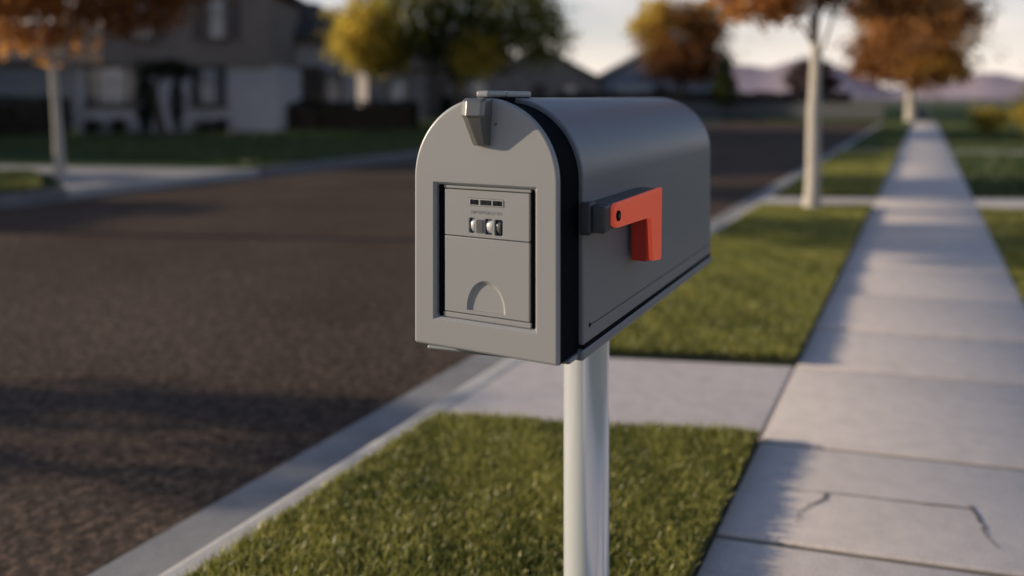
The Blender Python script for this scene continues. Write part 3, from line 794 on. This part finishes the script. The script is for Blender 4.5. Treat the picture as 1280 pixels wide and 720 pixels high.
# middle
k_ = .79
YB = [(x*k_, y*k_, 1.2+(z-1.2)*k_, rx*k_, ry*k_, rz*k_, w_, ca, cb) for x, y, z, rx, ry, rz, w_, ca, cb in [(-3.1, -1.9, 3.9, 1.8, 1.7, 1.5, 1.3, OLV, YEL), (-1.6, -1.2, 4.5, 2.0, 2.0, 1.7, 1.3, GRN, OLV), (.1, .1, 3.7, 2.2, 2.2, 1.6, 1.5, DGR, GRN), (1.8, 1.1, 4.7, 2.0, 2.0, 1.7, 1.2, GRN, OLV), (1.2, -.6, 2.9, 1.1, 1.0, .9, .6, OLV, YEL), (-2.8, -1.6, 3.0, 1.2, 1.2, .9, .6, GRN, YEL), (0, 0, 6.4, 3.2, 3.0, 1.8, 1.5, GRN, OLV), (2.9, 1.5, 4.0, 1.5, 1.5, 1.5, .9, GRN, OLV)] + [(-2.5, -3.0, 3.5, 1.1, 1.0, .95, .7, OLV, YEL)]]  # tints mix the tree's own yellow-green with painted sunlit and shaded parts
tree('tree', (-13.5, 22.3, -.02), 'large yellow and green tree in front of the dusky house', .17, 1.5,
     YB, 24000, .165, seed=31, nclump=260, limb_len=1.6, bark='darkbark')
tree('tree', (-13.5, 49.3, -.02), 'rounded amber tree standing just past the end of the mailbox roof', .22, 1.8,
     [(0, 0, 4.9, 2.7, 2.7, 2.2, 1.6, BRN, ORA), (-1.3, -.6, 5.8, 1.7, 1.6, 1.5, .8, OLV, YEL), (.4, 0, 3.3, 2.6, 2.4, 1.2, 1, (.03, .018, .010), BRN), (1.0, .5, 6.0, 1.5, 1.5, 1.2, .6, ORA, OLV)],  # yellow upper left and dark lower leaves paint sun and shade
     20000, .23, seed=41, nclump=150, limb_len=1.8, bark='darkbark')
tree('tree', (-10.5, 47.6, -.02), 'small dark evergreen beside the rounded amber tree', .09, .8,
     [(0, 0, 1.7, .75, .75, 1.0, 1, DGR, GRN), (0, 0, 2.7, .45, .45, .7, .5, DGR, GRN)], 4500, .13, seed=51, nclump=60, limb_len=.8, bark='darkbark')
tree('tree', (-7.7, 63.5, -.02), 'small round purple brown tree against the lilac hills', .14, 1.0,
     [(0, 0, 2.5, 1.75, 1.7, 1.45, 1, (.06, .035, .03), (.11, .065, .05))], 6000, .2, seed=61, nclump=90, limb_len=1.1, bark='darkbark')
tree('tree', (-21.3, 17.3, -.02), 'dark twin stemmed evergreen standing before the pale ground floor wall', .16, 1.5,
     [(-.42, -.25, 1.0, .30, .28, 1.0, 1, DGR, (.03, .032, .018)), (.42, .25, 1.0, .17, .17, 1.0, .5, DGR, (.03, .032, .018)), (0, 0, 2.05, .95, .8, .34, 1, DGR, (.045, .042, .022))], 5200, .1, seed=71, nclump=60, limb_len=.5, bark='darkbark', lean=(-.25, -.15))
shrub((3.0, 26.2, 0), .75, 'yellow leaved bush at the right edge of the lawn', (OLV, YEL), 2600, 1.9, .12)
shrub((4.2, 28.0, 0), 1.2, 'dark tall bush behind the yellow bush at the right edge', (DGR, GRN), 3500, 2.3, .13)
shrub((1.9, 31.0, 0), .55, 'low green and gold shrub beside the far pavement', (GRN, YEL), 1500, .95, .1)

# board fence across the end of the street
fx = empty('board_fence', (-3.0, 48.2, 0), 'grey board fence across the far end of the street', 'fence')
bm = bmesh.new()
for i in range(60):
    x = -17 + i*.3
    box(x, x+.285, -.015, .015, .02, .93+.02*math.sin(i*1.7), bm=bm)
obj('boards', bm, M['fence'], fx)
for i in range(8): obj('fence_post', box(-17.05+i*2.5, -16.93+i*2.5, .017, .137, -.1, 1.02, .01), M['fence'], fx)

# ------------------------------------------------------------------ unseen hedges, trees and house added up-sun to throw shadows across the road
hedge((-17.4, 1.3), (-17.4, 3.5), 2.1, 1.0, 'unseen tall clipped hedge added across the street to shade the road', 5000)
hedge((-17.4, 3.6), (-17.4, 5.9), 1.55, 1.0, 'unseen lower clipped hedge added beside the tall hedge to shade the road', 5000)
tree('tree', (-11.5, -1.15, -.02), 'unseen young orange tree across the road, added for the shadow of its loose crown', .05, 1.45,
     [(0, 0, 1.95, .62, .55, .36, 1, ORA, ORB)], 1000, .09, seed=5, nclump=26, limb_len=.6)
tree('tree', (-10.9, 3.6, -.02), 'unseen thinning orange tree on the far verge, added for its shadows', .075, 2.0,
     [(0, 0, 2.9, 1.15, 1.1, .6, 1, ORA, ORB)], 3600, .10, seed=15, nclump=40, limb_len=.8)
simple_house((-25.5, 5.2, 0), R(90), 7.4, 10, 5.0, 2.0, 'stucco', 'shingle', 'unseen two storey pale house beside the brown house, added to shade the street', 'x', [(1, .9, 1.4, 1.3), (5.2, .9, 1.5, 1.3), (1, 3.2, 1.2, 1.2), (3.6, 3.2, 1.2, 1.2), (5.4, 3.2, 1.2, 1.2)], 3.5)
# ------------------------------------------------------------------ sky, sun, camera
ELEV, SUN_XY = 12.5, (-.935, -.355)            # where the sun stands
w = bpy.data.worlds.new('World'); S.world = w; w.use_nodes = True
nt = w.node_tree; bg = nt.nodes['Background']
sky = nt.nodes.new('ShaderNodeTexSky'); sky.sky_type = 'NISHITA'; sky.sun_disc = False
sky.sun_elevation = R(ELEV); sky.sun_rotation = math.atan2(SUN_XY[0], SUN_XY[1])
sky.air_density = 1.0; sky.dust_density = 1.0; sky.ozone_density = 2.0
# thin cloud bands low in the sky
tc = nt.nodes.new('ShaderNodeTexCoord'); mp = nt.nodes.new('ShaderNodeMapping'); mp.inputs['Scale'].default_value = (2.2, 2.2, 11)
nz = nt.nodes.new('ShaderNodeTexNoise'); nz.inputs['Scale'].default_value = 1.6; nz.inputs['Detail'].default_value = 7
nt.links.new(tc.outputs['Generated'], mp.inputs[0]); nt.links.new(mp.outputs[0], nz.inputs['Vector'])
cr = nt.nodes.new('ShaderNodeValToRGB'); cr.color_ramp.elements[0].position = .42; cr.color_ramp.elements[1].position = .68
cr.color_ramp.elements[0].color = (0, 0, 0, 1); cr.color_ramp.elements[1].color = (.55, .55, .55, 1)
nt.links.new(nz.outputs['Fac'], cr.inputs[0])
mx = nt.nodes.new('ShaderNodeMix'); mx.data_type = 'RGBA'
sp = nt.nodes.new('ShaderNodeSeparateXYZ'); nt.links.new(tc.outputs['Generated'], sp.inputs[0])
lo = nt.nodes.new('ShaderNodeMapRange'); lo.inputs[1].default_value = .12; lo.inputs[2].default_value = .55; lo.inputs[3].default_value = 1; lo.inputs[4].default_value = .12
nt.links.new(sp.outputs['Z'], lo.inputs[0])
cm = nt.nodes.new('ShaderNodeMath'); cm.operation = 'MULTIPLY'; nt.links.new(cr.outputs[0], cm.inputs[0]); nt.links.new(lo.outputs[0], cm.inputs[1])
tn = nt.nodes.new('ShaderNodeMix'); tn.data_type = 'RGBA'; tn.blend_type = 'MULTIPLY'; tn.inputs[0].default_value = 1; tn.inputs[7].default_value = (1.10, 1.22, 1.46, 1)
nt.links.new(sky.outputs[0], tn.inputs[6])
nt.links.new(cm.outputs[0], mx.inputs[0]); nt.links.new(tn.outputs[2], mx.inputs[6])
mx.inputs[7].default_value = (13.2, 11.4, 10.2, 1)
# pale haze that thickens towards the horizon
hz = nt.nodes.new('ShaderNodeValToRGB'); hz.color_ramp.elements[0].position = 0; hz.color_ramp.elements[0].color = (.92, .92, .92, 1)
hz.color_ramp.elements[1].position = .17; hz.color_ramp.elements[1].color = (0, 0, 0, 1)
nt.links.new(sp.outputs['Z'], hz.inputs[0])
m2 = nt.nodes.new('ShaderNodeMix'); m2.data_type = 'RGBA'
nt.links.new(hz.outputs[0], m2.inputs[0]); nt.links.new(mx.outputs[2], m2.inputs[6]); m2.inputs[7].default_value = (13.2, 11.5, 10.3, 1)
nt.links.new(m2.outputs[2], bg.inputs[0]); bg.inputs[1].default_value = .09

sun = bpy.data.lights.new('sun', 'SUN'); sun.energy = 5.0; sun.angle = R(.5); sun.color = (1, .84, .62)
so = bpy.data.objects.new('sun', sun); COL.objects.link(so)
d = Vector((-SUN_XY[0]*math.cos(R(ELEV)), -SUN_XY[1]*math.cos(R(ELEV)), -math.sin(R(ELEV))))
so.rotation_euler = d.to_track_quat('-Z', 'Y').to_euler(); so.location = (-20, -10, 12)

cam = bpy.data.cameras.new('camera'); co = bpy.data.objects.new('camera', cam); COL.objects.link(co)
co.location = (0, 0, 1.2); co.rotation_euler = (R(90), 0, math.atan(.516))
cam.sensor_width = 36; cam.lens = 28.125; cam.shift_y = -238/1280
cam.clip_start = .05; cam.clip_end = 6000
cam.dof.use_dof = True; cam.dof.focus_distance = 1.38; cam.dof.aperture_fstop = 1.28; cam.dof.aperture_blades = 0
S.camera = co
S.render.engine = 'CYCLES'
S.cycles.use_denoising = True
S.cycles.max_bounces = 8
S.view_settings.view_transform = 'Standard'; S.view_settings.look = 'None'; S.view_settings.exposure = 0; S.view_settings.gamma = 1
